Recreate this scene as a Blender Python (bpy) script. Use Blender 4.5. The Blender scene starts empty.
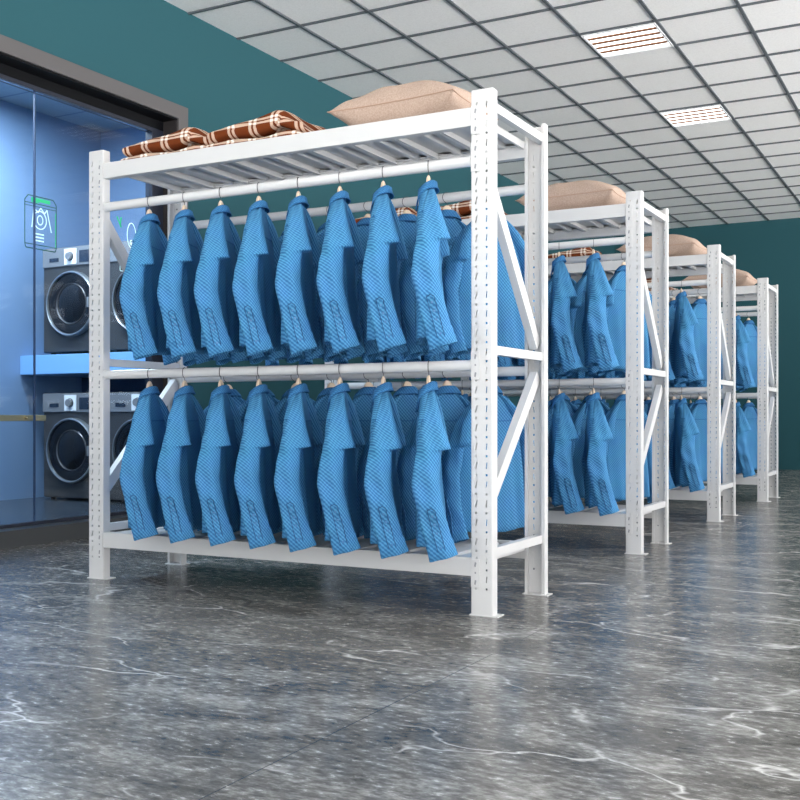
import bpy, bmesh, math, random
from math import sin, cos, pi, radians
from mathutils import Vector, Matrix, noise
random.seed(7)
sc = bpy.context.scene
col = sc.collection

# ------------------------------------------------------------------ materials
def new_mat(name, color=(.8, .8, .8), rough=.5, metal=0.0, emis=None, es=0.0, spec=None):
    m = bpy.data.materials.new(name); m.use_nodes = True
    b = m.node_tree.nodes['Principled BSDF']
    b.inputs['Base Color'].default_value = (*color, 1)
    b.inputs['Roughness'].default_value = rough
    b.inputs['Metallic'].default_value = metal
    if spec is not None: b.inputs['Specular IOR Level'].default_value = spec
    if emis:
        b.inputs['Emission Color'].default_value = (*emis, 1)
        b.inputs['Emission Strength'].default_value = es
    return m

class NT:
    def __init__(s, m): s.m = m; s.t = m.node_tree; s.b = s.t.nodes['Principled BSDF']
    def n(s, typ, **kw):
        nd = s.t.nodes.new(typ)
        for k, v in kw.items():
            if k in nd.bl_rna.properties: setattr(nd, k, v)
            else: nd.inputs[k.replace('_', ' ')].default_value = v
        return nd
    def l(s, a, b): s.t.links.new(a, b)
    def math(s, op, a, b=None):
        nd = s.t.nodes.new('ShaderNodeMath'); nd.operation = op
        for i, v in enumerate((a, b)):
            if v is None: continue
            if isinstance(v, (int, float)): nd.inputs[i].default_value = v
            else: s.l(v, nd.inputs[i])
        return nd.outputs[0]
    def mix(s, fac, a, b, blend='MIX'):
        nd = s.t.nodes.new('ShaderNodeMix'); nd.data_type = 'RGBA'; nd.blend_type = blend
        for sock, v in ((nd.inputs[0], fac), (nd.inputs[6], a), (nd.inputs[7], b)):
            if isinstance(v, (int, float)): sock.default_value = v
            elif isinstance(v, tuple): sock.default_value = (*v, 1)
            else: s.l(v, sock)
        return nd.outputs[2]
    def ramp(s, fac, stops):
        nd = s.t.nodes.new('ShaderNodeValToRGB'); e = nd.color_ramp.elements
        while len(e) < len(stops): e.new(0.5)
        for i, (p, c) in enumerate(stops):
            e[i].position = p; e[i].color = (*c, 1) if isinstance(c, tuple) else (c, c, c, 1)
        s.l(fac, nd.inputs[0]); return nd.outputs[0]
    def bump(s, h, strength, dist=.002):
        nd = s.t.nodes.new('ShaderNodeBump'); nd.inputs['Strength'].default_value = strength
        nd.inputs['Distance'].default_value = dist
        s.l(h, nd.inputs['Height']); s.l(nd.outputs[0], s.b.inputs['Normal'])

M = {}
def powder():
    m = new_mat('white_powder_coat', (.69, .69, .69), .38); t = NT(m)
    tc = t.n('ShaderNodeTexCoord'); nz = t.n('ShaderNodeTexNoise', Scale=220.0, Detail=2.0)
    t.l(tc.outputs['Object'], nz.inputs['Vector']); t.bump(nz.outputs[0], .12, .001); return m
M['white'] = powder()
M['rod'] = new_mat('glossy_white_tube', (.74, .74, .74), .22)
M['slot'] = new_mat('dark_slot', (.30, .31, .33), .6)
M['steel'] = new_mat('dark_steel_wire', (.10, .10, .11), .35, .9)
M['wood'] = new_mat('pale_hanger_wood', (.74, .57, .42), .5)
def wood():
    t = NT(M['wood']); tc = t.n('ShaderNodeTexCoord')
    w = t.n('ShaderNodeTexWave', Scale=30.0, Distortion=3.0, Detail=2.0)
    t.l(tc.outputs['Object'], w.inputs['Vector'])
    t.l(t.ramp(w.outputs[1], [(0, (.70, .53, .38)), (1, (.82, .66, .50))]), t.b.inputs['Base Color'])
wood()

def cloth(name, c1, c2, per=.015, amp=1.0):
    m = new_mat(name, c1, .85, spec=.2); t = NT(m)
    pass
    tc = t.n('ShaderNodeTexCoord'); sp = t.n('ShaderNodeSeparateXYZ'); t.l(tc.outputs['Object'], sp.inputs[0])
    k = 2 * pi / per
    h = t.math('ADD', sp.outputs[0], t.math('MULTIPLY', sp.outputs[1], .9))
    a = t.math('SINE', t.math('MULTIPLY', t.math('ADD', h, sp.outputs[2]), k))
    b = t.math('SINE', t.math('MULTIPLY', t.math('SUBTRACT', h, sp.outputs[2]), k * .8))
    f = t.math('ADD', t.math('MULTIPLY', t.math('ADD', t.math('MULTIPLY', a, .7), t.math('MULTIPLY', b, .3)), .5), .5)
    nz = t.n('ShaderNodeTexNoise', Scale=9.0, Detail=3.0); t.l(tc.outputs['Object'], nz.inputs['Vector'])
    base = t.mix(t.ramp(f, [(.25, 0.0), (.75, amp)]), c1, c2)
    t.l(t.mix(.12, base, nz.outputs[1], 'OVERLAY'), t.b.inputs['Base Color'])
    t.bump(f, .5, .002)
    return m
M['shirt'] = cloth('blue_woven_cotton', (.034, .165, .37), (.092, .315, .57))
M['shirt_seam'] = cloth('blue_cotton_band', (.030, .145, .34), (.055, .215, .46))
M['seam_thread'] = new_mat('dark_blue_seam', (.012, .07, .20), .8)
M['button'] = new_mat('blue_button', (.07, .22, .45), .25)
M['cushion'] = new_mat('beige_linen', (.62, .43, .33), .9, spec=.2)
def linen():
    t = NT(M['cushion']); tc = t.n('ShaderNodeTexCoord')
    nz = t.n('ShaderNodeTexNoise', Scale=180.0, Detail=3.0); t.l(tc.outputs['Object'], nz.inputs['Vector'])
    t.l(t.ramp(nz.outputs[0], [(.35, (.44, .32, .255)), (.65, (.54, .41, .335))]), t.b.inputs['Base Color'])
    t.bump(nz.outputs[0], .25, .001)
linen()
M['piping'] = new_mat('beige_seam', (.45, .30, .22), .9)
def plaid():
    m = new_mat('brown_plaid_wool', (.3, .1, .04), .95, spec=.1); t = NT(m)
    uv = t.n('ShaderNodeUVMap'); sp = t.n('ShaderNodeSeparateXYZ'); t.l(uv.outputs[0], sp.inputs[0])
    def stripes(s, per, ph):
        f = t.math('FRACT', t.math('ADD', t.math('DIVIDE', s, per), ph))
        a = t.math('LESS_THAN', t.math('ABSOLUTE', t.math('SUBTRACT', f, .30)), .065)
        b = t.math('LESS_THAN', t.math('ABSOLUTE', t.math('SUBTRACT', f, .52)), .065)
        return t.math('MAXIMUM', a, b)
    sx = stripes(sp.outputs[0], .125, .25); sy = stripes(sp.outputs[1], .10, .15)
    sm = t.math('ADD', sx, sy)
    c = t.ramp(t.math('MULTIPLY', sm, .5), [(0, (.17, .040, .012)), (.5, (.64, .46, .35)), (1, (.93, .88, .82))])
    tw = t.math('SINE', t.math('MULTIPLY', t.math('ADD', sp.outputs[0], sp.outputs[1]), 1500))
    t.l(c, t.b.inputs['Base Color']); t.bump(tw, .3, .001)
    nd = [n for n in t.t.nodes if n.type == 'VALTORGB'][-1]; nd.color_ramp.interpolation = 'CONSTANT'
    nd.color_ramp.elements[1].position = .25; nd.color_ramp.elements[2].position = .75
    return m
M['plaid'] = plaid()
def wallm():
    m = new_mat('teal_wall_paint', (.027, .098, .118), .6, spec=.12); t = NT(m)
    tc = t.n('ShaderNodeTexCoord'); nz = t.n('ShaderNodeTexNoise', Scale=60.0, Detail=4.0)
    t.l(tc.outputs['Object'], nz.inputs['Vector']); t.bump(nz.outputs[0], .05, .002); return m
M['teal'] = wallm()
def ceil():
    m = new_mat('white_ceiling_tile', (.80, .80, .81), .95, spec=.1); t = NT(m)
    tc = t.n('ShaderNodeTexCoord'); nz = t.n('ShaderNodeTexNoise', Scale=90.0, Detail=5.0)
    t.l(tc.outputs['Object'], nz.inputs['Vector'])
    t.l(t.ramp(nz.outputs[0], [(.3, (.86, .86, .86)), (.6, (.93, .93, .93))]), t.b.inputs['Base Color'])
    t.bump(nz.outputs[0], .2, .002); return m
M['ceiling'] = ceil()
M['grid'] = new_mat('grey_ceiling_grid', (.10, .115, .13), .6)
def floorm():
    m = new_mat('polished_grey_marble', (.1, .1, .1), .16, spec=.30); t = NT(m)
    tc = t.n('ShaderNodeTexCoord')
    mp = t.n('ShaderNodeMapping'); mp.inputs['Rotation'].default_value = (0, 0, radians(24)); mp.inputs['Scale'].default_value = (1, 2.1, 1)
    t.l(tc.outputs['Object'], mp.inputs[0])
    warp = t.n('ShaderNodeTexNoise', Scale=1.6, Detail=5.0); t.l(mp.outputs[0], warp.inputs['Vector'])
    wv = t.n('ShaderNodeVectorMath'); wv.operation = 'MULTIPLY_ADD'
    t.l(warp.outputs[1], wv.inputs[0]); wv.inputs[1].default_value = (.9, .9, 0); t.l(mp.outputs[0], wv.inputs[2])
    n1 = t.n('ShaderNodeTexNoise', Scale=2.6, Detail=10.0, Roughness=.68); t.l(wv.outputs[0], n1.inputs['Vector'])
    n2 = t.n('ShaderNodeTexNoise', Scale=24.0, Detail=8.0, Roughness=.7); t.l(mp.outputs[0], n2.inputs['Vector'])
    cl = t.math('ADD', t.math('MULTIPLY', n1.outputs[0], .52), t.math('MULTIPLY', n2.outputs[0], .48))
    base = t.ramp(cl, [(.39, (.056, .054, .050)), (.50, (.150, .145, .136)), (.61, (.37, .365, .35))])
    vo = t.n('ShaderNodeTexVoronoi', feature='DISTANCE_TO_EDGE', Scale=1.15); t.l(wv.outputs[0], vo.inputs['Vector'])
    v = t.ramp(vo.outputs[0], [(0, 1.0), (.005, .55), (.016, 0.0)])
    n3 = t.n('ShaderNodeTexNoise', Scale=2.3, Detail=3.0); t.l(mp.outputs[0], n3.inputs['Vector'])
    vm = t.math('MULTIPLY', v, t.ramp(n3.outputs[0], [(.46, 0.0), (.62, 1.0)]))
    vo2 = t.n('ShaderNodeTexVoronoi', feature='DISTANCE_TO_EDGE', Scale=4.2)
    wv2 = t.n('ShaderNodeVectorMath'); wv2.operation = 'MULTIPLY_ADD'
    t.l(n1.outputs[1], wv2.inputs[0]); wv2.inputs[1].default_value = (1.3, 1.3, 0); t.l(mp.outputs[0], wv2.inputs[2])
    t.l(wv2.outputs[0], vo2.inputs['Vector'])
    v2 = t.math('MULTIPLY', t.ramp(vo2.outputs[0], [(0, .55), (.02, 0.0)]), t.ramp(n2.outputs[0], [(.48, 0.0), (.6, 1.0)]))
    c = t.mix(vm, base, (.75, .74, .73)); c = t.mix(v2, c, (.60, .59, .58))
    sp = t.n('ShaderNodeSeparateXYZ'); t.l(tc.outputs['Object'], sp.inputs[0])
    def joint(s, per, ph):
        f = t.math('FRACT', t.math('DIVIDE', t.math('ADD', s, ph), per))
        return t.math('LESS_THAN', f, .003 / per)
    j = t.math('MAXIMUM', joint(sp.outputs[0], 1.8, 10.3), joint(sp.outputs[1], 1.8, 11.1))
    c = t.mix(t.math('MULTIPLY', j, .8), c, (.02, .02, .022))
    t.l(c, t.b.inputs['Base Color'])
    t.l(t.ramp(n2.outputs[0], [(.3, .17), (.7, .30)]), t.b.inputs['Roughness'])
    return m
M['floor'] = floorm()
M['casing'] = new_mat('grey_brown_casing', (.105, .098, .10), .5)
M['reveal'] = new_mat('black_metal_reveal', (.003, .0035, .005), .5, spec=.15)
M['jamb'] = new_mat('brown_grey_jamb', (.030, .027, .028), .6, spec=.2)
M['frame'] = new_mat('dark_metal_profile', (.022, .027, .045), .35, .2)
M['plinth'] = new_mat('dark_grey_plinth', (.055, .058, .06), .4)
def glassm():
    m = bpy.data.materials.new('clear_shop_glass'); m.use_nodes = True; t = m.node_tree
    t.nodes.remove(t.nodes['Principled BSDF']); out = t.nodes['Material Output']
    tr = t.nodes.new('ShaderNodeBsdfTransparent'); tr.inputs[0].default_value = (.88, .94, .98, 1)
    gl = t.nodes.new('ShaderNodeBsdfGlossy'); gl.inputs['Roughness'].default_value = .02
    fr = t.nodes.new('ShaderNodeFresnel'); fr.inputs[0].default_value = 1.14
    mx = t.nodes.new('ShaderNodeMixShader')
    t.links.new(fr.outputs[0], mx.inputs[0]); t.links.new(tr.outputs[0], mx.inputs[1]); t.links.new(gl.outputs[0], mx.inputs[2])
    t.links.new(mx.outputs[0], out.inputs[0]); return m
M['glass'] = glassm()
M['l_wall_up'] = new_mat('laundry_blue_paint', (.20, .31, .50), .5)
M['l_wall'] = new_mat('laundry_pale_blue_paint', (.84, .90, .92), .5)
M['l_dado'] = new_mat('laundry_navy_paint', (.030, .065, .15), .5)
M['l_floor'] = new_mat('laundry_floor_tile', (.035, .045, .06), .25)
M['l_ceil'] = new_mat('laundry_ceiling', (.30, .38, .45), .8)
M['shelf_blue'] = new_mat('light_blue_laminate', (.22, .46, .82), .4)
M['washer'] = new_mat('graphite_washer_enamel', (.055, .054, .056), .45, .2)
M['panel'] = new_mat('silver_panel', (.26, .26, .27), .4, .4)
M['chrome'] = new_mat('chrome_ring', (.36, .38, .41), .3, .8)
M['darkglass'] = new_mat('dark_door_glass', (.008, .009, .012), .10, spec=.3)
M['rubber'] = new_mat('black_rubber', (.015, .015, .018), .6)
M['whiteplastic'] = new_mat('white_plastic', (.85, .86, .88), .35)
M['display'] = new_mat('dark_display', (.02, .03, .05), .1)
M['drum'] = new_mat('drum_steel', (.10, .10, .11), .4, .7)
M['brass'] = new_mat('brass_bar', (.62, .45, .24), .35, .6)
M['decal_green'] = new_mat('green_decal', (.03, .55, .18), .5, emis=(.05, .8, .3), es=.35)  # sticker colour with a slight glow added, not a light source
M['decal_dark'] = new_mat('dark_green_decal', (.01, .12, .06), .5)
M['decal_white'] = new_mat('white_decal', (.85, .95, .92), .5, emis=(.8, 1, .95), es=.5)  # small emission put into the white print to keep it bright
M['tube'] = new_mat('fluorescent_tube', (1, 1, 1), .5, emis=(1, .985, .96), es=3.0)
M['housing'] = new_mat('lamp_louver_dark', (.03, .03, .04), .4, .4)
M['louver'] = new_mat('copper_louver', (.30, .13, .06), .4, .5)
M['outer'] = new_mat('light_grey_plaster', (.65, .66, .67), .8)

# ------------------------------------------------------------------ helpers
def setp(o, label=None, cat=None, group=None, kind=None):
    if label: o['label'] = label
    if cat: o['category'] = cat
    if group: o['group'] = group
    if kind: o['kind'] = kind
    return o
def empty(name, loc=(0, 0, 0), rz=0, **kw):
    o = bpy.data.objects.new(name, None); col.objects.link(o)
    o.location = loc; o.rotation_euler = (0, 0, rz); o.empty_display_size = .1
    return setp(o, **kw)
def link(name, me, mat, parent=None, smooth=False, loc=None, **kw):
    me.materials.clear()
    for mm in (mat if isinstance(mat, (list, tuple)) else [mat]): me.materials.append(mm)
    if smooth: me.polygons.foreach_set('use_smooth', [True] * len(me.polygons))
    o = bpy.data.objects.new(name, me); col.objects.link(o)
    if parent: o.parent = parent
    if loc: o.location = loc
    return setp(o, **kw)
class B:
    def __init__(s): s.bm = bmesh.new()
    def box(s, a, b, bevel=0.0, rot=None, piv=None):
        r = bmesh.ops.create_cube(s.bm, size=1)
        vs = r['verts']
        c = Vector([(a[i] + b[i]) / 2 for i in range(3)]); d = [abs(b[i] - a[i]) for i in range(3)]
        for v in vs: v.co = Vector((v.co.x * d[0], v.co.y * d[1], v.co.z * d[2])) + c
        if rot is not None:
            p = Vector(piv) if piv else c
            for v in vs: v.co = rot @ (v.co - p) + p
        if bevel:
            es = list({e for v in vs for e in v.link_edges})
            bmesh.ops.bevel(s.bm, geom=es, offset=bevel, segments=2, affect='EDGES', profile=.7)
        return s
    def cyl(s, p0, p1, r, seg=16, r2=None, caps=True):
        p0, p1 = Vector(p0), Vector(p1); d = p1 - p0
        q = d.to_track_quat('Z', 'Y').to_matrix().to_4x4()
        m = Matrix.Translation((p0 + p1) / 2) @ q
        bmesh.ops.create_cone(s.bm, cap_ends=caps, segments=seg, radius1=r, radius2=r if r2 is None else r2, depth=d.length, matrix=m)
        return s
    def lathe(s, prof, seg=32, mat4=None):
        rings = []
        for r, z in prof:
            rings.append([s.bm.verts.new((r * cos(2 * pi * i / seg), r * sin(2 * pi * i / seg), z)) for i in range(seg)])
        for a, b in zip(rings, rings[1:]):
            for i in range(seg): s.bm.faces.new((a[i], a[(i + 1) % seg], b[(i + 1) % seg], b[i]))
        if mat4 is not None:
            for rg in rings:
                for v in rg: v.co = mat4 @ v.co
        return s
    def loft(s, rings, closed=True, cap0=False, cap1=False):
        R_ = [[s.bm.verts.new(p) for p in r] for r in rings]
        n = len(R_[0])
        for a, b in zip(R_, R_[1:]):
            for i in range(n if closed else n - 1):
                j = (i + 1) % n
                s.bm.faces.new((a[i], a[j], b[j], b[i]))
        if cap0: s.bm.faces.new(list(reversed(R_[0])))
        if cap1: s.bm.faces.new(R_[-1])
        return s
    def tube(s, pts, r, seg=8):
        rings = []
        pts = [Vector(p) for p in pts]
        for i, p in enumerate(pts):
            d = (pts[min(i + 1, len(pts) - 1)] - pts[max(i - 1, 0)]).normalized()
            up = Vector((1, 0, 0)) if abs(d.x) < .8 else Vector((0, 0, 1))
            a = d.cross(up).normalized(); b = d.cross(a)
            rings.append([p + a * r * cos(2 * pi * k / seg) + b * r * sin(2 * pi * k / seg) for k in range(seg)])
        return s.loft(rings, cap0=True, cap1=True)
    def prism(s, poly, y0, y1):
        a = [s.bm.verts.new((x, y0, z)) for x, z in poly]; b = [s.bm.verts.new((x, y1, z)) for x, z in poly]
        n = len(poly)
        s.bm.faces.new(a); s.bm.faces.new(list(reversed(b)))
        for i in range(n): s.bm.faces.new((a[i], b[i], b[(i + 1) % n], a[(i + 1) % n]))
        return s
    def mesh(s, name):
        bmesh.ops.recalc_face_normals(s.bm, faces=s.bm.faces)
        me = bpy.data.meshes.new(name); s.bm.to_mesh(me); s.bm.free(); return me
    def mk(s, name, mat, parent=None, smooth=False, **kw):
        me = s.mesh(name)
        o = link(name, me, mat, parent, False, **kw)
        if smooth: smooth_by_angle(me)
        return o
def smooth_by_angle(me, deg=40):
    me.polygons.foreach_set('use_smooth', [True] * len(me.polygons))
    try: me.set_sharp_from_angle(angle=radians(deg))
    except Exception: pass
def children(o): return [c for c in ALLC.get(o, [])]
def copy_tree(root, parent=None):
    c = root.copy(); col.objects.link(c)
    if parent: c.parent = parent
    for ch in [x for x in root.children]: copy_tree(ch, c)
    return c

# ------------------------------------------------------------------ layout numbers
H = 2.0; PW = .09; PD = .045; XR = 1.966; YR = .555; PITCH = 2.06
NR = 4; ZROD = 1.735; ZMID = .953
ROOM_X0, ROOM_X1, ROOM_Y0, ROOM_Y1, HC = -1.23, 7.6, -7.5, 12.4, 3.61
GX0, GDX, GY0, GDY = -.085, .579, 3.343, .5675

# ------------------------------------------------------------------ post
def post_mesh():
    b = B(); bm = b.bm; T = .002
    def cell(x0, x1, z0, z1, hole):
        xm, zm = (x0 + x1) / 2, (z0 + z1) / 2
        outer = [(x0, z0), (xm, z0), (x1, z0), (x1, zm), (x1, z1), (xm, z1), (x0, z1), (x0, zm)]
        O = [bm.verts.new((x, 0, z)) for x, z in outer]; I = [bm.verts.new((x, 0, z)) for x, z in hole]
        I2 = [bm.verts.new((x, T * 1.6, z)) for x, z in hole]
        O2 = [bm.verts.new((x, T * 1.6, z)) for x, z in outer]
        for i in range(8):
            j = (i + 1) % 8
            bm.faces.new((O[i], O[j], I[j], I[i])); bm.faces.new((I[i], I[j], I2[j], I2[i])); bm.faces.new((I2[i], I2[j], O2[j], O2[i]))
    def sq(cx, cz, r):
        return [(cx - r, cz - r), (cx, cz - r), (cx + r, cz - r), (cx + r, cz), (cx + r, cz + r), (cx, cz + r), (cx - r, cz + r), (cx - r, cz)]
    def slot(cx, cz, w, h, sl):
        pts = [(-w, -h * .8), (0, -h), (w, -h * .8), (w, 0), (w, h * .8), (0, h), (-w, h * .8), (-w, 0)]
        return [(cx + x + sl * z, cz + z) for x, z in pts]
    z0 = .088; P = .072; n = 26
    c0, c1, c2 = .006, .043, PW - .006
    for k in range(n):
        za = z0 + k * P; zb = za + P * .42; zc = za + P
        cell(c0, c1, za, zb, sq(.023, (za + zb) / 2, .0042))
        cell(c0, c1, zb, zc, slot(.023, (zb + zc) / 2, .0030, .0145, .24))
        cell(c1, c2, za, zb, sq(.065, (za + zb) / 2, .0042))
        cell(c1, c2, zb, zc, slot(.065, (zb + zc) / 2, .0022, .0140, .10))
    zt = z0 + n * P
    b.box((c0, 0, .004), (c2, T * 1.6, z0)); b.box((c0, 0, zt), (c2, T * 1.6, H))
    # chamfers, flanges, returning lips
    prof = [(c0, 0), (.0015, .0015), (0, .006), (0, PD), (.014, PD), (.014, PD - T), (T, PD - T), (T, .007), (.003, T * 1.6), (c0, T * 1.6)]
    for mir in (0, 1):
        pr = [((PW - x) if mir else x, y) for x, y in prof]
        lo = [bm.verts.new((x, y, .004)) for x, y in pr]; hi = [bm.verts.new((x, y, H)) for x, y in pr]
        for i in range(len(pr)):
            j = (i + 1) % len(pr); bm.faces.new((lo[i], lo[j], hi[j], hi[i]))
        bm.faces.new(hi)
    return b.mesh('post')
POST = post_mesh()

def make_rack():
    root = empty('clothes_rack')
    def bracket(par, x0, z0, nm='beam_bracket'):
        o = B().box((x0, -.0035, z0), (x0 + .036, -.0002, z0 + .107), .0012).mk(nm, M['white'], par)
        h = B()
        for dz in (.018, .052, .086):
            if dz == .052: h.box((x0 + .016, -.0042, z0 + dz), (x0 + .022, -.0034, z0 + dz + .007))
            else: h.prism([(x0 + .014, z0 + dz - .006), (x0 + .02, z0 + dz - .009), (x0 + .024, z0 + dz + .008), (x0 + .017, z0 + dz + .011)], -.0042, -.0034)
        h.mk('hook_slot', M['slot'], o, label='small dark hook slots in the bracket')
        return o
    for i, (x, rear) in enumerate(((0, 0), (XR, 0), (0, 1), (XR, 1))):
        p = link('post', POST.copy() if 0 else POST, M['white'], root)
        p.location = (x, 0, 0) if not rear else (x + PW, YR + PD, 0)
        if rear: p.rotation_euler = (0, 0, pi)
        yy = 0 if not rear else 0
        f = B().box((-.006, -.004, 0), (PW + .022, PD + .016, .004)) if not rear else B().box((-.018, -.004, 0), (PW + .006, PD + .014, .004))
        f.mk('base_plate', M['white'], p)
        left = (i in (0, 3))
        bx = .052 if left else .0015
        for z in (1.832, 1.690, .898, .108):
            bracket(p, bx, z)
    for y0 in (.001, .559):
        for z in (1.866, .149):
            b = B(); y1 = y0 + .04
            b.box((PW, y0, z), (XR, y1, z + .071), .002)
            ly = (y1, y1 + .018) if y0 < .3 else (y0 - .018, y0)
            b.box((PW + .002, ly[0], z + .05), (XR - .002, ly[1], z + .053))
            b.mk('beam', M['white'], root)
    nP = 9; L = XR - PW; w = L / nP
    for zt in (1.932, .214):
        for k in range(nP):
            x0 = PW + k * w + .0015; x1 = PW + (k + 1) * w - .0015; t = .0015
            # folded steel tray section: lips at both sides, channel in the middle
            prof = [(x0, -.03), (x0 + .012, -.03), (x0 + .012, -.0285), (x0 + t, -.0285), (x0 + t, -t),
                    (x0 + .085, -t), (x0 + .093, -.020), (x0 + .115, -.020), (x0 + .123, -t), (x1 - t, -t), (x1 - t, -.0285), (x1 - .012, -.0285), (x1 - .012, -.03), (x1, -.03),
                    (x1, 0), (x0 + .125, 0), (x0 + .117, -.0185), (x0 + .091, -.0185), (x0 + .083, 0), (x0, 0)]
            b = B(); b.prism([(x, zt + z) for x, z in prof], .042, .558)
            b.mk('deck_panel', M['white'], root)
    for y in (.018, .582):
        for z in (ZROD, ZMID):
            r = B().cyl((PW + .0, y, z), (XR - .0, y, z), .021, 24).mk('hanging_rod', M['rod'], root, smooth=True)
            for xx in (PW + .004, XR - .004): B().cyl((xx - .004, y, z), (xx + .004, y, z), .0235, 24).mk('rod_socket', M['white'], r, smooth=True)
    for xs in (0, 1):
        xc = .045 if not xs else XR + .045
        def channel(p0, p1, wz=.036, nm='side_brace'):
            p0, p1 = Vector(p0), Vector(p1); d = p1 - p0; Ln = d.length; d.normalize()
            n = Vector((0, -d.z, d.y))
            sgn = 1
            prof = [(.015, -wz / 2), (.015, wz / 2), (-.017, wz / 2), (-.017, wz / 2 - .012), (-.0145, wz / 2 - .012), (-.0145, wz / 2 - .003), (.012, wz / 2 - .003), (.012, -wz / 2 + .003), (-.0145, -wz / 2 + .003), (-.0145, -wz / 2 + .012), (-.017, -wz / 2 + .012), (-.017, -wz / 2)]
            rg = [[p + Vector((px * sgn, 0, 0)) + n * pz for px, pz in prof] for p in (p0, p1)]
            B().loft(rg, cap0=True, cap1=True).mk(nm, M['white'], root)
        ya, yb = .036, YR + PD - .036
        for z in (1.940, 1.012, .238): channel((xc + .02, .006, z), (xc + .02, YR + PD - .006, z), .034)
        channel((xc, ya, 1.70), (xc, yb, 1.06), .052, 'diagonal_brace')
        channel((xc, ya, .40), (xc, yb, .93), .052, 'diagonal_brace')
    return root
def pos_word(i, words): return words[i]

rack0 = make_rack()
racks = [rack0] + [copy_tree(rack0) for _ in range(NR - 1)]
RK = ['nearest', 'second', 'third', 'farthest']
rl = ['large white slotted steel clothes rack nearest the camera, in the left foreground',
      'white steel clothes rack second from the front, directly behind the nearest one',
      'white steel clothes rack third from the front, between the second and the farthest racks',
      'white steel clothes rack farthest back, by the right edge of the photo']
for i, r in enumerate(racks):
    r.location = (0, PITCH * i, 0); setp(r, rl[i], 'clothes rack', 'white steel clothes racks in a row')

# ------------------------------------------------------------------ hanger (origin = top of shirt collar, rod centre at z=+.06)
def make_hanger():
    root = empty('clothes_hanger')
    b = B()
    top = []; n = 24
    def zc(y):
        a = abs(y)
        if a < .03: return .026 - .036 * (a / .03) ** 3
        return -.010 - (a - .03) * 1.22
    rings = []
    for i in range(-n, n + 1):
        y = .148 * i / n; z = zc(y); th = .0075 if abs(y) < .06 else .006
        hh = .034 - .014 * min(1, abs(y) / .1)
        c = z - hh / 2
        x = .012 * (abs(y) / .2) ** 2
        rings.append([(x + th * cos(a) * (1 if abs(cos(a)) < .99 else 1), y, c + hh / 2 * sin(a)) for a in [2 * pi * k / 12 for k in range(12)]])
    b.loft(rings, cap0=True, cap1=True)
    b.mk('wooden_arms', M['wood'], root, smooth=True)
    pts = [(0, 0, .02), (0, 0, .034)]
    for k in range(0, 15):
        a = -pi / 2 - k * (1.35 * pi) / 14
        pts.append((0, .0268 * cos(a), .06 + .0236 * sin(a) - .0))
    B().tube(pts, .0015, 6).mk('wire_hook', M['steel'], root, smooth=True)
    return root

# ------------------------------------------------------------------ shirt (origin at collar top; near sleeve at -y, back faces +x)
def interp(tab, z):
    if z >= tab[0][0]: return tab[0][1:]
    for a, b in zip(tab, tab[1:]):
        if b[0] <= z <= a[0]:
            t = (a[0] - z) / (a[0] - b[0]); return tuple(p + (q - p) * t for p, q in zip(a[1:], b[1:]))
    return tab[-1][1:]
BODY = [(-.014, .038, .018), (-.034, .052, .024), (-.055, .074, .027), (-.08, .104, .027), (-.11, .135, .029), (-.14, .158, .033), (-.18, .172, .037),
        (-.24, .178, .042), (-.32, .181, .044), (-.45, .184, .046), (-.56, .187, .047), (-.66, .190, .048)]
def body_mesh(seed=0):
    N = 56; rings = []
    zs = [-.014, -.022, -.032, -.041, -.05, -.06, -.07, -.08, -.09, -.10, -.11, -.125, -.14, -.16] + [-.16 - .0238 * i for i in range(1, 21)]
    def ring(z, inset=0.0, zz=None):
        w, t = interp(BODY, z); r = []
        dn = max(0, (-z - .18) / .46)
        for k in range(N):
            a = 2 * pi * k / N
            ca, sa = cos(a), sin(a)
            y = w * (abs(sa) ** .75) * (1 if sa >= 0 else -1); x = t * (abs(ca) ** .8) * (1 if ca >= 0 else -1)
            fold = .010 * dn * sin(y * 46 + 1.3 + z * 3) + .006 * dn * sin(y * 83 + seed + z * 7)
            x += fold + .010 * noise.noise(Vector((x * 6, y * 9 + seed, z * 5))) * min(1, dn * 2 + .2)
            x += -.004 + .016 * dn
            if inset: x *= (1 - inset * 3); y *= (1 - inset)
            zo = z if zz is None else zz
            if z < -.5: zo += .022 * (abs(y) / .23) ** 2 * ((-z - .5) / .135)
            r.append((x, y, zo))
        return r
    for z in zs: rings.append(ring(z))
    rings.append(ring(zs[-1], .03, zs[-1] - .002)); rings.append(ring(zs[-1], .05, zs[-1] + .03))
    b = B(); b.loft(rings, cap0=True)
    return b.mesh('shirt_body')
#        z,    xL,    xR,    y,    b
SLV = [(-.036, .004, .024, -.046, .006), (-.045, .004, .029, -.060, .010), (-.06, .003, .036, -.080, .015), (-.085, -.002, .045, -.104, .021), (-.11, -.006, .053, -.126, .025),
       (-.17, -.014, .073, -.166, .029), (-.256, -.026, .104, -.206, .031), (-.264, -.026, .065, -.208, .031), (-.31, -.032, .062, -.218, .031),
       (-.388, -.042, .064, -.232, .031), (-.45, -.028, .074, -.238, .030), (-.52, -.008, .090, -.242, .027), (-.60, .016, .110, -.244, .024)]
def sl_pt(z, a, off=0.0):
    xL, xR, y, b = interp(SLV, z)
    tt = max(0, min(1, (-z - .45) / .17)); tl = .030 * tt
    cx = (xL + xR) / 2; hw = (xR - xL) / 2 + off; ca, sa = cos(a), sin(a)
    x = cx + hw * (abs(ca) ** .85) * (1 if ca >= 0 else -1)
    yy = y - (b + off) * (abs(sa) ** .9) * (1 if sa >= 0 else -1)
    w = .0045 * sin(z * 60 + x * 50) * min(1, max(0, (-z - .1) * 4)) + .004 * sin(x * 95 + 2 + z * 18)
    yy += w * (1 if sa > 0 else .5)
    return (x, yy, z + tl * ca * .55 - .0)
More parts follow.
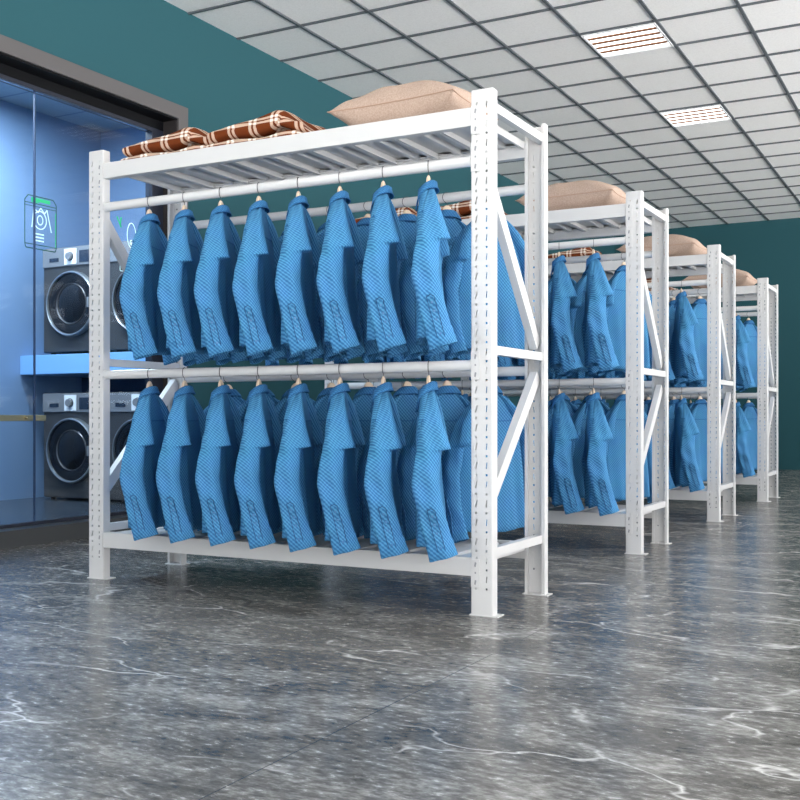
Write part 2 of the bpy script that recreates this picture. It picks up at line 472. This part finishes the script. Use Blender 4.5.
def sleeve_mesh(mir):
    N = 40; zs = [-.036, -.040, -.045, -.052, -.06, -.075, -.09, -.11, -.13, -.15, -.17, -.19, -.195, -.22, -.24, -.256, -.260, -.264, -.275, -.29, -.30] + [-.30 - .02 * i for i in range(1, 16)]
    rings = [[sl_pt(z, 2 * pi * k / N) for k in range(N)] for z in zs]
    if mir: rings = [[(x * .8 - .045 * min(1, max(0, -z - .1) * 2.2), -y, z) for x, y, z in r] for r in rings]
    return B().loft(rings, cap0=True).mesh('sleeve'), None
def cuff_mesh(mir):
    N = 40; b = B()
    def cp(z, a, off):
        x, y, zz = sl_pt(-.60, a, off); d = (-z - .60)
        return (x + d * .30, y + (.05 * d), zz - d)
    rings = []
    for z, off in ((-.598, .0005), (-.600, .003), (-.63, .0035), (-.656, .006), (-.658, .003), (-.64, .001), (-.61, -.002)):
        rings.append([cp(z, 2 * pi * k / N, off) for k in range(N)])
    if mir: rings = [[(x * .8 - .045, -y, z) for x, y, z in r] for r in rings]
    return b.loft(rings).mesh('cuff')
def placket_mesh():
    # raised strip with two stitched edges on the near face of the sleeve
    b = B(); rings = []
    for i in range(15):
        z = -.480 - i * .0105
        xL, xR, y, bb = interp(SLV, max(z, -.60)); f0, f1 = .43, .66
        wdt = (xR - xL)
        row = []
        for f, o in ((f0, .0), (f0, .004), (f1, .004), (f1, .0)):
            ca = 2 * f - 1; a = math.acos(max(-1, min(1, ca)))
            p = sl_pt(max(z, -.60), a, .0015)
            ex = (-z - .60) if z < -.60 else 0
            row.append((p[0] + ex * .3, p[1] - o, p[2] - ex))
        rings.append(row)
    b.loft(rings, cap0=True, cap1=True)
    return b.mesh('cuff_placket'), rings
def collar_mesh():
    b = B(); n = 37; cols = []
    for i in range(n):
        t = -1 + 2 * i / (n - 1)         # -1..1 around, 0 at the back (+x)
        a = t * radians(158)
        front = (1 - cos(a)) / 2
        drop = -.034 * front ** 1.5
        leaf = .031 + .055 * max(0, abs(t) - .55) ** 1.3 / .45 ** 1.3
        rx, ry = .027, .040
        def P(r, z): return ((rx + r) * cos(a) - .004, (ry + r) * sin(a), z + drop)
        fl = .012 + .016 * sin(a) ** 2
        cols.append([P(-.004, -.036), P(-.004, -.010), P(-.001, .001), P(.004, .003), P(.011, -.002), P(fl, -leaf * .55), P(fl + .007, -leaf),
                     P(fl + .003, -leaf - .001), P(fl - .005, -leaf * .5), P(.003, -.007), P(.0005, -.036)])
    b.loft(cols, closed=True, cap0=True, cap1=True)
    return b.mesh('collar')
def make_shirt(full=True, seed=0.0, detail=True):
    root = empty('blue_shirt')
    bo = link('shirt_body', body_mesh(seed), M['shirt'], root, True)
    # yoke seam and front placket as parts of the body
    yk = []
    for i in range(33):
        y = -.185 + .37 * i / 32; z = -.145 - .006 * cos(y * 8)
        w, t = interp(BODY, z); x = t * (max(0, 1 - (abs(y) / w) ** 2.6)) ** .42
        yk.append([(x - .004 + .002, y, z), (x - .004 + .0035, y, z - .003), (x - .004 + .002, y, z - .006), (x - .009, y, z - .003)])
    B().loft(yk, cap0=True, cap1=True).mk('yoke_seam', M['shirt_seam'], bo, smooth=True)
    link('collar', collar_mesh(), M['shirt_seam'], root, True)
    for mir in (0, 1):
        sm, _ = sleeve_mesh(mir); s = link('sleeve', sm, M['shirt'], root, True)
        link('cuff', cuff_mesh(mir), M['shirt'], s, False); smooth_by_angle(s.children[0].data, 60)
        if not mir and detail:
            pm, rings = placket_mesh()
            link('cuff_placket', pm, M['shirt'], s)
            sb = B(); q = [Vector(r[1]) for r in rings]; w = [Vector(r[2]) for r in rings]; o_ = Vector((0, -.0012, 0))
            sb.tube([p + o_ for p in q], .0013, 6).tube([p + o_ for p in w], .0013, 6).tube([q[0] + o_, (q[0] + w[0]) / 2 + Vector((0, -.001, .008)), w[0] + o_], .0013, 6)
            sb.mk('placket_seam', M['seam_thread'], s, kind='stuff' if 0 else None)
            for i in (2, 5, 8, 13):
                q = rings[i]; c = (Vector(q[1]) + Vector(q[2])) / 2
                B().lathe([(0.0001, -.0022), (.0038, -.0022), (.0050, -.0012), (.0050, .001)], 12, Matrix.Translation(c) @ Matrix.Rotation(radians(-90), 4, 'X')).mk('button', M['button'], s, smooth=True)
    return root

hanger0 = make_hanger()
protos = [make_shirt(seed=0.0), make_shirt(seed=3.7)]
far_proto = protos
ORD = ['first', 'second', 'third', 'fourth', 'fifth', 'sixth', 'seventh', 'eighth']
used = {'h': False, 0: False, 1: False}
random.seed(11)
NX = .356; DX = .203
def take(key, proto):
    if not used[key]:
        used[key] = True; return proto
    return copy_tree(proto)
rk_phrase = ['of the nearest rack', 'of the second nearest rack', 'of the third nearest rack', 'of the farthest rack']
for ri in range(NR):
    for tier, zr in (('upper', ZROD), ('lower', ZMID)):
        for row in ('front', 'rear'):
            for k in range(8):
                if row == 'front':
                    X = NX + DX * k; Y = .018; th = radians(20 + random.uniform(-1.5, 1.5))
                else:
                    X = NX + .012 + DX * k; Y = .582; th = radians(-27 + random.uniform(-2, 2))
                if k == 0: pl = 'leftmost'
                elif k == 7: pl = 'rightmost'
                elif k < 4: pl = ORD[k] + ' from left'
                else: pl = ORD[7 - k] + ' from right'
                place = 'on the %s %s rod %s' % (tier, row, rk_phrase[ri])
                h = take('h', hanger0)
                h.location = (X, Y + PITCH * ri, zr - .0598); h.rotation_euler = (0, 0, th)
                look = 'edge-on with its buttoned sleeve in front' if row == 'front' else 'with its back turned to view'
                setp(h, 'wooden hanger, %s %s' % (pl, place), 'hanger', 'wooden hangers on the %s %s rod %s' % (tier, row, rk_phrase[ri]))
                v = 0 if random.random() < .5 else 1
                s = take(v, protos[v])
                s.location = (X, Y + PITCH * ri, zr - .0598); s.rotation_euler = (0, 0, th)
                setp(s, 'blue shirt, %s %s' % (pl, place), 'shirt', 'blue shirts on the %s %s rod %s' % (tier, row, rk_phrase[ri]))

# ------------------------------------------------------------------ cushions and blankets
def make_cushion():
    root = empty('cushion'); nx, ny = 48, 36; LX, LY, T = .298, .225, .106
    b = B(); sheets = []
    for sg in (1, -1):
        vs = []
        for j in range(ny + 1):
            row = []
            for i in range(nx + 1):
                u = -1 + 2 * i / nx; v = -1 + 2 * j / ny
                pinch = 1 - .085 * (1 - abs(u) ** 2) * abs(v) ** 3
                pinch2 = 1 - .085 * (1 - abs(v) ** 2) * abs(u) ** 3
                x = LX * u * pinch2; y = LY * v * pinch
                e = ((1 - abs(u) ** 2.6) * (1 - abs(v) ** 2.8)); e = max(0, e) ** .55
                z = sg * T * e
                z += .005 * noise.noise(Vector((x * 12, y * 12, sg * 3.0))) * e + .006 * sin(x * 30 + y * 18) * e * (1 - e) * 4
                if sg < 0: z = max(z, -.098)
                row.append(b.bm.verts.new((x, y, z)))
            vs.append(row)
        for j in range(ny):
            for i in range(nx):
                b.bm.faces.new((vs[j][i], vs[j][i + 1], vs[j + 1][i + 1], vs[j + 1][i]))
    bmesh.ops.remove_doubles(b.bm, verts=b.bm.verts, dist=.0006)
    o = b.mk('cushion_cover', M['cushion'], root); smooth_by_angle(o.data, 80)
    pts = []
    def ed(u, v):
        return (LX * u * (1 - .085 * (1 - abs(v) ** 2) * abs(u) ** 3) * 1.004, LY * v * (1 - .085 * (1 - abs(u) ** 2) * abs(v) ** 3) * 1.004, 0)
    for i in range(24): pts.append(ed(-1 + 2 * i / 24, -1))
    for i in range(24): pts.append(ed(1, -1 + 2 * i / 24))
    for i in range(24): pts.append(ed(1 - 2 * i / 24, 1))
    for i in range(25): pts.append(ed(-1, 1 - 2 * i / 24))
    B().tube(pts, .0022, 6).mk('seam_piping', M['piping'], root, smooth=True)
    return root
def uv_sheet(name, fn, nu, nv, parent, mat, su, sv):
    """closed slab: fn(u,v)->point with u round the profile, v along the width; UV in metres."""
    bm = bmesh.new(); uvl = bm.loops.layers.uv.new('UVMap'); V = []
    for j in range(nv + 1): V.append([bm.verts.new(fn(i / nu, j / nv)) for i in range(nu)])
    for j in range(nv):
        for i in range(nu):
            k = (i + 1) % nu
            f = bm.faces.new((V[j][i], V[j][k], V[j + 1][k], V[j + 1][i]))
            for lp, (a, c) in zip(f.loops, ((i, j), (i + 1, j), (i + 1, j + 1), (i, j + 1))):
                lp[uvl].uv = (lp.vert.co.x, .55 * lp.vert.co.y + 1.1 * lp.vert.co.z)
    for j in (0, nv):
        f = bm.faces.new(V[j]) if j else bm.faces.new(list(reversed(V[j])))
        for lp in f.loops: lp[uvl].uv = (lp.vert.co.x, .55 * lp.vert.co.y + 1.1 * lp.vert.co.z)
    bmesh.ops.recalc_face_normals(bm, faces=bm.faces)
    me = bpy.data.meshes.new(name); bm.to_mesh(me); bm.free()
    o = link(name, me, mat, parent); smooth_by_angle(me, 70); return o
def catmull(P, n):
    out = []; m = len(P)
    for s in range(m):
        p0, p1, p2, p3 = P[(s - 1) % m], P[s], P[(s + 1) % m], P[(s + 2) % m]
        for q in range(n):
            t = q / n
            out.append(tuple(.5 * ((2 * p1[c]) + (-p0[c] + p2[c]) * t + (2 * p0[c] - 5 * p1[c] + 4 * p2[c] - p3[c]) * t * t + (-p0[c] + 3 * p1[c] - 3 * p2[c] + p3[c]) * t ** 3) for c in (0, 1)))
    return out
def make_blanket():
    root = empty('plaid_blanket')
    lower = catmull([(.0, .004), (-.012, .022), (.01, .040), (.15, .046), (.32, .044), (.46, .052), (.535, .030), (.52, .004), (.3, .002), (.12, .002)], 8)
    upper = catmull([(.02, .044), (-.006, .062), (.02, .086), (.12, .108), (.24, .132), (.34, .155), (.395, .158), (.425, .135), (.420, .100), (.36, .066), (.24, .054), (.12, .052)], 8)
    tail = catmull([(.33, .110), (.38, .150), (.412, .156), (.445, .120), (.49, .085), (.54, .050), (.535, .034), (.48, .048), (.42, .075), (.37, .08)], 8)
    for nm, prof, W, yo in (('lower_fold', lower, .44, 0), ('upper_fold', upper, .43, .005), ('loose_fold', tail, .40, .02)):
        n = len(prof); per = sum(math.dist(prof[i], prof[(i + 1) % n]) for i in range(n))
        cx = sum(p[0] for p in prof) / n; cz = sum(p[1] for p in prof) / n
        def fn(u, v, prof=prof, n=n, W=W, yo=yo, cx=cx, cz=cz):
            x, z = prof[int(round(u * n)) % n]
            v = .5 - .5 * cos(pi * v); q = max(0, abs(2 * v - 1) - .8) / .2
            e = .35 + .65 * math.sqrt(max(0, 1 - q * q))
            x = cx + (x - cx) * (.95 + .05 * e); z = cz + (z - cz) * e
            z += .005 * sin(v * 9 + x * 14) * (1 if z > .02 else 0)
            return (x, yo + W * v + .004 * sin(x * 25), max(z, .001))
        uv_sheet(nm, fn, n, 22, root, M['plaid'], per, W)
    return root
cush = make_cushion(); blank = make_blanket()
for ri in range(NR):
    c = cush if ri == 0 else copy_tree(cush)
    c.location = (1.583 + .01 * (ri % 2), .285 + PITCH * ri, 1.9325 + .0995); c.rotation_euler = (0, 0, radians(-3))
    setp(c, ['beige linen cushion lying on the top shelf of the nearest rack',
             'beige linen cushion on the top shelf of the second rack, above its right half',
             'beige linen cushion on the top shelf of the third rack from the front',
             'smallest-looking beige linen cushion, on the top shelf of the farthest rack'][ri], 'cushion', 'beige cushions on the rack tops')
    for bi in range(2):
        b_ = blank if (ri == 0 and bi == 0) else copy_tree(blank)
        b_.location = (.15 + .50 * bi + .0, .055 + PITCH * ri, 1.933)
        b_.rotation_euler = (0, 0, 0); b_.scale = (.94 if bi == 0 else .92, 1, .88 if bi == 0 else .94)
        setp(b_, 'folded brown plaid blanket, %s of two on the top shelf %s' % (('left', 'right')[bi], rk_phrase[ri]), 'blanket', 'folded plaid blankets on the rack tops')

# ------------------------------------------------------------------ room
def struct(name, b, mat, **kw): return b.mk(name, mat, None, kind='structure', **kw)
struct('floor', B().box((ROOM_X0 - .17, ROOM_Y0, -.1), (ROOM_X1, ROOM_Y1, 0)), M['floor'])
struct('ceiling', B().box((ROOM_X0 - .17, ROOM_Y0, HC + .008), (ROOM_X1, ROOM_Y1 + .1, HC + .15)), M['ceiling'])
LIGHTS = [(1.073, 3.9105), (1.073, 6.18), (1.073, 1.6405), (1.073, -.6295), (1.073, -2.8995)]
for gx in (3.389, 5.705):
    for gy in (6.18, 3.9105, 1.6405, -.6295, -2.8995, -5.1695): LIGHTS.append((gx, gy))
g = B(); i = math.ceil((ROOM_X0 - GX0) / GDX)
x = GX0 + i * GDX
while x < ROOM_X1: g.box((x - .011, ROOM_Y0, HC - .004), (x + .011, ROOM_Y1, HC + .0079)); x += GDX
y = GY0 - GDY * math.floor((GY0 - ROOM_Y0) / GDY)
while y < ROOM_Y1: g.box((ROOM_X0, y - .011, HC - .003), (ROOM_X1, y + .011, HC + .0078)); y += GDY
struct('trim_1', g, M['grid'])
OY0, OY1, OZ0, OZ1 = -1.6, 2.09, .10, 2.84; WX1 = ROOM_X0; WX0 = ROOM_X0 - .17
w = B()
w.box((WX0, OY1, 0), (WX1, ROOM_Y1 + .1, HC + .008)); w.box((WX0, ROOM_Y0, 0), (WX1, OY0, HC + .008)); w.box((WX0, OY0, OZ1), (WX1, OY1, HC + .008))
struct('wall_left', w, M['teal'])
struct('wall_back', B().box((ROOM_X0, ROOM_Y1, 0), (ROOM_X1, ROOM_Y1 + .12, HC + .008)), M['teal'])
# right side and street side: glazed fronts between plaster piers, daylight comes in here
w = B()
for y in (-7.4, -2.6, 2.2, 7.0, 11.8): w.box((ROOM_X1, y, 0), (ROOM_X1 + .2, y + .6, HC))
w.box((ROOM_X1, ROOM_Y0, 3.2), (ROOM_X1 + .2, ROOM_Y1, HC + .15))
struct('wall_right', w, M['outer'])
w = B()
for x in (-1.4, 3.0, 7.2): w.box((x, ROOM_Y0 - .2, 0), (x + .4, ROOM_Y0, HC))
w.box((ROOM_X0, ROOM_Y0 - .2, 3.2), (ROOM_X1, ROOM_Y0, HC + .15))
struct('wall_front', w, M['outer'])

# casing, reveal, glazing of the laundry window
c = B(); cw = .10
c.box((WX1 - .02, OY0 - cw, OZ1), (WX1 + .012, OY1 + cw, OZ1 + cw - .004)); c.box((WX1 - .02, OY1, 0), (WX1 + .012, OY1 + cw, OZ1)); c.box((WX1 - .02, OY0 - cw, 0), (WX1 + .012, OY0, OZ1))
win = empty('window_1', (0, 0, 0), kind='structure')
c.mk('window_casing', M['casing'], win)
GX0_ = WX0 + .02
r = B(); r.box((WX0, OY0, OZ1 - .012), (WX1 - .0, OY1, OZ1)); r.box((WX0, OY0, OZ0), (WX1, OY0 + .012, OZ1 - .012))
r.box((GX0_ - .031, OY0 + .012, OZ1 - .075), (GX0_ + .031, OY1 - .012, OZ1 - .012))
r.mk('window_reveal', M['reveal'], win)
B().box((WX0, OY1 - .012, OZ0), (WX1, OY1, OZ1 - .012)).mk('window_reveal', M['jamb'], win, label='brown grey side reveal')
f = B(); GX = WX0 + .02
f.box((GX - .03, OY0 + .012, OZ1 - .10), (GX + .03, OY1 - .012, OZ1 - .075)); f.box((GX - .03, OY1 - .125, OZ0), (GX + .03, OY1 - .012, OZ1 - .10)); f.box((GX - .03, OY0 + .012, OZ0), (GX + .03, OY0 + .12, OZ1 - .10)); f.box((GX - .02, OY0 + .12, OZ0), (GX + .02, OY1 - .125, OZ0 + .02))
f.mk('window_frame', M['frame'], win)
mull = .944
pn = B(); pn.box((GX - .005, OY0 + .12, OZ0 + .02), (GX + .005, mull - .004, OZ1 - .10)); pn.mk('glass_pane', M['glass'], win)
pn = B(); pn.box((GX - .005, mull + .004, OZ0 + .02), (GX + .005, OY1 - .125, OZ1 - .10)); pn.mk('glass_pane', M['glass'], win)
B().box((GX - .006, mull - .004, OZ0 + .02), (GX + .006, mull + .004, OZ1 - .10)).mk('glass_joint', M['l_dado'], win)
struct('trim_2', B().box((WX0 - .03, OY0, 0.0), (WX1, OY1, OZ0)), M['plinth'])

# ------------------------------------------------------------------ laundry room behind the glass
LX0, LX1, LY0, LY1, LZ0, LH = -3.17, WX0, -1.9, 3.35, .09, 3.29
struct('floor_laundry', B().box((LX0 - .1, LY0, LZ0 - .1), (LX1 - .03, LY1, LZ0)), M['l_floor'])
def tiled(m, scale, dark):
    t = NT(m); tc = t.n('ShaderNodeTexCoord'); sp = t.n('ShaderNodeSeparateXYZ'); t.l(tc.outputs['Object'], sp.inputs[0])
    fs = []
    for ax in (0, 1): fs.append(t.math('LESS_THAN', t.math('FRACT', t.math('DIVIDE', t.math('ADD', sp.outputs[ax], 20.0), scale)), .03))
    c = tuple(t.b.inputs['Base Color'].default_value)[:3]
    t.l(t.mix(t.math('MULTIPLY', t.math('MAXIMUM', *fs), .7), c, dark), t.b.inputs['Base Color'])
tiled(M['l_ceil'], .6, (.08, .14, .25)); tiled(M['l_floor'], .6, (.02, .03, .05))
struct('ceiling_laundry', B().box((LX0 - .1, LY0, LH), (LX1, LY1 + .1, LH + .1)), M['l_ceil'])
def wallx(name, segs, mats):
    for i, (a, b_) in enumerate(segs): pass
def banded(name, boxfn):
    me_parts = B(); idx = []
    for mi, (z0, z1) in enumerate(((2.75, LH), (1.15, 2.75), (0, 1.15))):
        n0 = len(me_parts.bm.faces); a, b_ = boxfn(z0, z1); me_parts.box(a, b_)
        me_parts.bm.faces.ensure_lookup_table()
        for f_ in list(me_parts.bm.faces)[n0:]: f_.material_index = mi
    return struct(name, me_parts, [M['l_wall_up'], M['l_wall'], M['l_dado']])
banded('wall_laundry_left', lambda a, b_: ((LX0 - .1, LY0, a), (LX0, LY1, b_)))
banded('wall_laundry_back', lambda a, b_: ((LX0 - .1, LY1, a), (LX1, LY1 + .1, b_)))
banded('wall_laundry_front', lambda a, b_: ((LX0 - .1, LY0 - .1, a), (LX1, LY0, b_)))
WY = 2.5
sh = empty('laundry_shelf', (-2.3, WY, 1.10), label='light blue shelf slab carrying the upper washing machines', cat='shelf')
B().box((LX0 + .003 + 2.3, -.06, 0), (LX1 - .003 + 2.3, LY1 - WY - .003, .155), .006).mk('shelf_slab', M['shelf_blue'], sh)
B().box((LX0 + .003 + 2.3, .62, -.999 - .008), (LX1 - .003 + 2.3, LY1 - WY - .004, -.001)).mk('back_support', M['l_dado'], sh)
def make_washer():
    root = empty('washing_machine'); W, D, Hh = .66, .58, .86
    b = B(); b.box((-W / 2, 0, .02), (W / 2, D, Hh), .012); b.mk('cabinet', M['washer'], root)
    ft = B()
    for sx in (-1, 1):
        for yy in (.05, D - .05): ft.cyl((sx * (W / 2 - .06), yy, 0), (sx * (W / 2 - .06), yy, .021), .022, 12)
    ft.mk('foot', M['rubber'], root)
    p = B().box((-W / 2 + .002, -.012, Hh - .155), (W / 2 - .002, .001, Hh - .006), .004).mk('control_panel', M['panel'], root)
    B().box((-.085, -.018, Hh - .145), (.045, -.0121, Hh - .02), .003).mk('dial_plate', M['whiteplastic'], p)
    kn = B(); kn.cyl((-.02, -.045, Hh - .082), (-.02, -.0181, Hh - .082), .029, 24); kn.mk('dial_knob', M['panel'], p, smooth=True)
    kr = B(); kr.lathe([(.032, 0), (.036, 0), (.036, .003), (.032, .003), (.032, 0)], 24, Matrix.Translation((-.02, -.0184, Hh - .082)) @ Matrix.Rotation(radians(90), 4, 'X')); kr.mk('dial_ring', M['display'], p)
    B().box((.075, -.016, Hh - .135), (.21, -.0121, Hh - .04), .002).mk('display_screen', M['display'], p)
    B().box((-.25, -.016, Hh - .115), (-.15, -.0121, Hh - .085), .002).mk('detergent_handle', M['display'], p)
    R90 = Matrix.Translation((0, 0, .40)) @ Matrix.Rotation(radians(90), 4, 'X')
    d = B(); d.lathe([(.258, -.002), (.260, .03), (.256, .046), (.249, .050), (.242, .046), (.240, .03)], 56, R90)
    dr = d.mk('door', M['chrome'], root, smooth=True)
    d = B(); d.lathe([(.241, .030), (.20, .036), (.165, .024)], 56, R90); d.mk('door_rim', M['darkglass'], dr, smooth=True)
    d = B(); d.lathe([(.165, .024), (.160, .030), (.152, .024)], 56, R90); d.mk('inner_ring', M['drum'], dr, smooth=True)
    d = B(); d.lathe([(.153, .023), (.12, .040), (.07, .052), (.0005, .056)], 48, R90); d.mk('door_glass', M['darkglass'], dr, smooth=True)
    B().box((.20, -.062, .36), (.222, -.038, .44), .004).mk('door_handle', M['panel'], dr)
    B().box((-W / 2 + .01, -.006, .025), (W / 2 - .01, .001, .095), .002).mk('kick_plate', M['washer'], root)
    return root
ws = make_washer()
names = [((-2.635, 1.256), 'graphite front-loading washing machine on the blue shelf, left of the two upper ones'),
         ((-1.93, 1.256), 'graphite front-loading washing machine on the blue shelf, right of the two upper ones, half hidden'),
         ((-2.635, LZ0 + .001), 'graphite front-loading washing machine below the blue shelf, left of the two lower ones'),
         ((-1.93, LZ0 + .001), 'graphite front-loading washing machine below the blue shelf, right of the two lower ones')]
for i, ((x, z), lb) in enumerate(names):
    o = ws if i == 0 else copy_tree(ws)
    o.location = (x, WY, z); setp(o, lb, 'washing machine', 'washing machines in the laundry')
# push bar on the glass
pb = empty('push_bar', (GX - .02, .8, .75), label='short brass coloured bar mounted on the laundry glass at the left', cat='bar')
B().box((-.016, -.25, -.018), (-.006, .262, .018), .003).mk('bar', M['brass'], pb)
mt = B(); mt.cyl((-.007, -.2, 0), (.0145, -.2, 0), .008, 12); mt.cyl((-.007, .1, 0), (.0145, .1, 0), .008, 12); mt.mk('bar_mount', M['brass'], pb)

# stickers on the inside of the glass
def sticker(name, y0, y1, z0, z1, label, kind):
    XX = GX - .0065
    r = empty(name, (XX, (y0 + y1) / 2, z0), label=label, cat='sticker')
    W = y1 - y0; Hh = z1 - z0; t = .0012
    def seg(b, ya, za, yb, zb, w=.006):
        p0, p1 = Vector((0, ya, za)), Vector((0, yb, zb)); d = p1 - p0; n = Vector((0, -d.z, d.y)).normalized() * w / 2
        q = [p0 - n, p1 - n, p1 + n, p0 + n]
        a = [b.bm.verts.new(v + Vector((t / 2, 0, 0))) for v in q]; c_ = [b.bm.verts.new(v - Vector((t / 2, 0, 0))) for v in q]
        b.bm.faces.new(a); b.bm.faces.new(list(reversed(c_)))
        for i in range(4): b.bm.faces.new((a[i], c_[i], c_[(i + 1) % 4], a[(i + 1) % 4]))
    def poly(b, pts, w=.006, close=True):
        n = len(pts)
        for i in range(n if close else n - 1): seg(b, *pts[i], *pts[(i + 1) % n], w)
    def circ(cy, cz, ry, rz, n=24): return [(cy + ry * cos(2 * pi * k / n), cz + rz * sin(2 * pi * k / n)) for k in range(n)]
    h = W / 2
    if kind == 0:
        b = B(); poly(b, [(-h, .02), (-h, Hh - .03), (-h + .025, Hh), (h - .025, Hh), (h, Hh - .03), (h, .02), (h - .01, 0), (-h + .01, 0)], .006)
        seg(b, -h, Hh - .045, h, Hh - .045, .005); seg(b, -h, Hh - .062, h, Hh - .062, .004); seg(b, -h, .025, h, .025, .005); b.mk('outline', M['decal_dark'], r)
        b = B(); seg(b, -h + .05, Hh - .02, h - .05, Hh - .02, .022); seg(b, h - .006, .03, h - .006, Hh - .08, .004); seg(b, -h + .05, Hh - .036, -h + .11, Hh - .036, .006); b.mk('green_marks', M['decal_green'], r)
        b = B(); poly(b, circ(-.005, Hh * .56, .05, .055)); poly(b, circ(-.005, Hh * .56, .022, .028))
        poly(b, [(-.07, Hh * .40), (-.055, Hh * .78), (-.02, Hh * .70), (.0, Hh * .80), (.03, Hh * .70), (.05, Hh * .78), (.085, Hh * .36)], .006, False)
        for q in range(3): seg(b, -.055, Hh * (.29 - .065 * q), .025, Hh * (.29 - .065 * q), .009)
        b.mk('white_icon', M['decal_white'], r)
    else:
        b = B(); poly(b, circ(.05, Hh * .68, .042, .085)); poly(b, circ(.05, Hh * .56, .012, .016)); poly(b, [(-.06, .02), (.10, .02), (.115, .035), (.115, .08), (-.06, .08)]); b.mk('white_icon', M['decal_white'], r)
        b = B(); poly(b, circ(-.06, Hh * .36, .032, .05), .008); poly(b, circ(.07, .09, .014, .018), .012); seg(b, -.09, Hh * .95, -.05, Hh * .78, .01); seg(b, -.05, Hh * .95, -.06, Hh * .82, .01); seg(b, -.09, .30 * Hh, .02, .30 * Hh, .006); b.mk('green_marks', M['decal_green'], r)
sticker('glass_sticker', .875, 1.125, 1.785, 2.105, 'green and white outlined sticker with icon and three lines on the laundry glass', 0)
sticker('glass_sticker', 1.60, 1.90, 1.72, 2.12, 'white oval and green ring sticker on the laundry glass behind the nearest rack post', 1)

# ------------------------------------------------------------------ ceiling lamps
def make_lamp():
    root = empty('ceiling_light'); a = GDX - .024; d = GDY - .024
    b = B(); b.box((-a / 2, -d / 2, .004), (a / 2, d / 2, .0075)); b.mk('housing', M['housing'], root)
    f = B(); w_ = .014
    f.box((-a / 2, -d / 2, -.012), (a / 2, -d / 2 + w_, .004)); f.box((-a / 2, d / 2 - w_, -.012), (a / 2, d / 2, .004)); f.box((-a / 2, -d / 2 + w_, -.012), (-a / 2 + w_, d / 2 - w_, .004)); f.box((a / 2 - w_, -d / 2 + w_, -.012), (a / 2, d / 2 - w_, .004))
    f.mk('frame', M['whiteplastic'], root)
    for k in range(5):
        y = -d / 2 + .06 + k * (d - .12) / 4
        B().box((-a / 2 + .02, y - .021, -.006), (a / 2 - .02, y + .021, .003), .002).mk('tube', M['tube'], root)
        if k < 4:
            yy = y + (d - .12) / 8
            lv = B(); lv.box((-a / 2 + .02, yy - .014, -.008), (a / 2 - .02, yy + .014, .003)); lv.mk('louver', M['louver'], root)
    return root
lm = make_lamp()
for i, (x, y) in enumerate(LIGHTS):
    o = lm if i == 0 else copy_tree(lm)
    o.location = (x + GDX / 2, y + GDY / 2, HC)
    lb = {0: 'square louvred ceiling light, the nearer of the two above the racks', 1: 'square louvred ceiling light, the farther of the two above the racks'}.get(i, 'square louvred ceiling light recessed in the ceiling outside the photo, number of tiles %.1f from the left wall and %.1f along' % ((x - ROOM_X0) / GDX, (y - ROOM_Y0) / GDY))
    if i > 1: lb = 'square louvred ceiling light outside the photo, %s' % (['above the aisle'] * 20)[i]
    setp(o, lb, 'ceiling light', 'square ceiling lights' if i < 2 else 'square ceiling lights outside the photo')
# laundry lamps
for i, (y, lb) in enumerate(((.2, 'bluish laundry ceiling panel light nearer the street'), (1.7, 'bluish laundry ceiling panel light above the washing machines'))):
    r = empty('ceiling_light', (-2.3, y, LH - .02), label=lb, cat='ceiling light')
    B().box((-.35, -.2, -.015), (.35, .2, .0195), .004).mk('light_housing', M['whiteplastic'], r)
    L = bpy.data.lights.new('laundry_area', 'AREA'); L.shape = 'RECTANGLE'; L.size = .66; L.size_y = .36; L.energy = 84; L.color = (.84, .94, 1)
    lo = bpy.data.objects.new('laundry_area', L); col.objects.link(lo); lo.parent = r; lo.location = (0, 0, -.02)

# ------------------------------------------------------------------ world, camera
wd = bpy.data.worlds.new('World'); sc.world = wd; wd.use_nodes = True
bg = wd.node_tree.nodes['Background']; 
wt = wd.node_tree; tc = wt.nodes.new('ShaderNodeTexCoord'); sx = wt.nodes.new('ShaderNodeSeparateXYZ'); rp = wt.nodes.new('ShaderNodeValToRGB')
wt.links.new(tc.outputs['Generated'], sx.inputs[0]); mr = wt.nodes.new('ShaderNodeMapRange'); mr.inputs[1].default_value = -1; mr.inputs[2].default_value = 1
wt.links.new(sx.outputs[2], mr.inputs[0]); wt.links.new(mr.outputs[0], rp.inputs[0]); wt.links.new(rp.outputs[0], bg.inputs[0])
e = rp.color_ramp.elements                       # glow added below the horizon to brighten the ceiling, dimmer sky above
e[0].position = .44; e[0].color = (1, .985, .96, 1); e[1].position = .53; e[1].color = (.38, .38, .385, 1)
bg.inputs[1].default_value = 9.0
cam = bpy.data.cameras.new('Camera'); co = bpy.data.objects.new('Camera', cam); col.objects.link(co)
co.location = (3.64, -3.68, .755); co.rotation_euler = (pi / 2, 0, radians(28.29))
cam.sensor_width = 36; cam.lens = 1058 / 800 * 36; cam.shift_y = (417.2 - 400) / 800; cam.clip_start = .05; cam.clip_end = 60
sc.camera = co
sc.view_settings.view_transform = 'Standard'; sc.view_settings.look = 'None'; sc.view_settings.exposure = 0; sc.view_settings.gamma = 1
sc.view_settings.use_curve_mapping = False
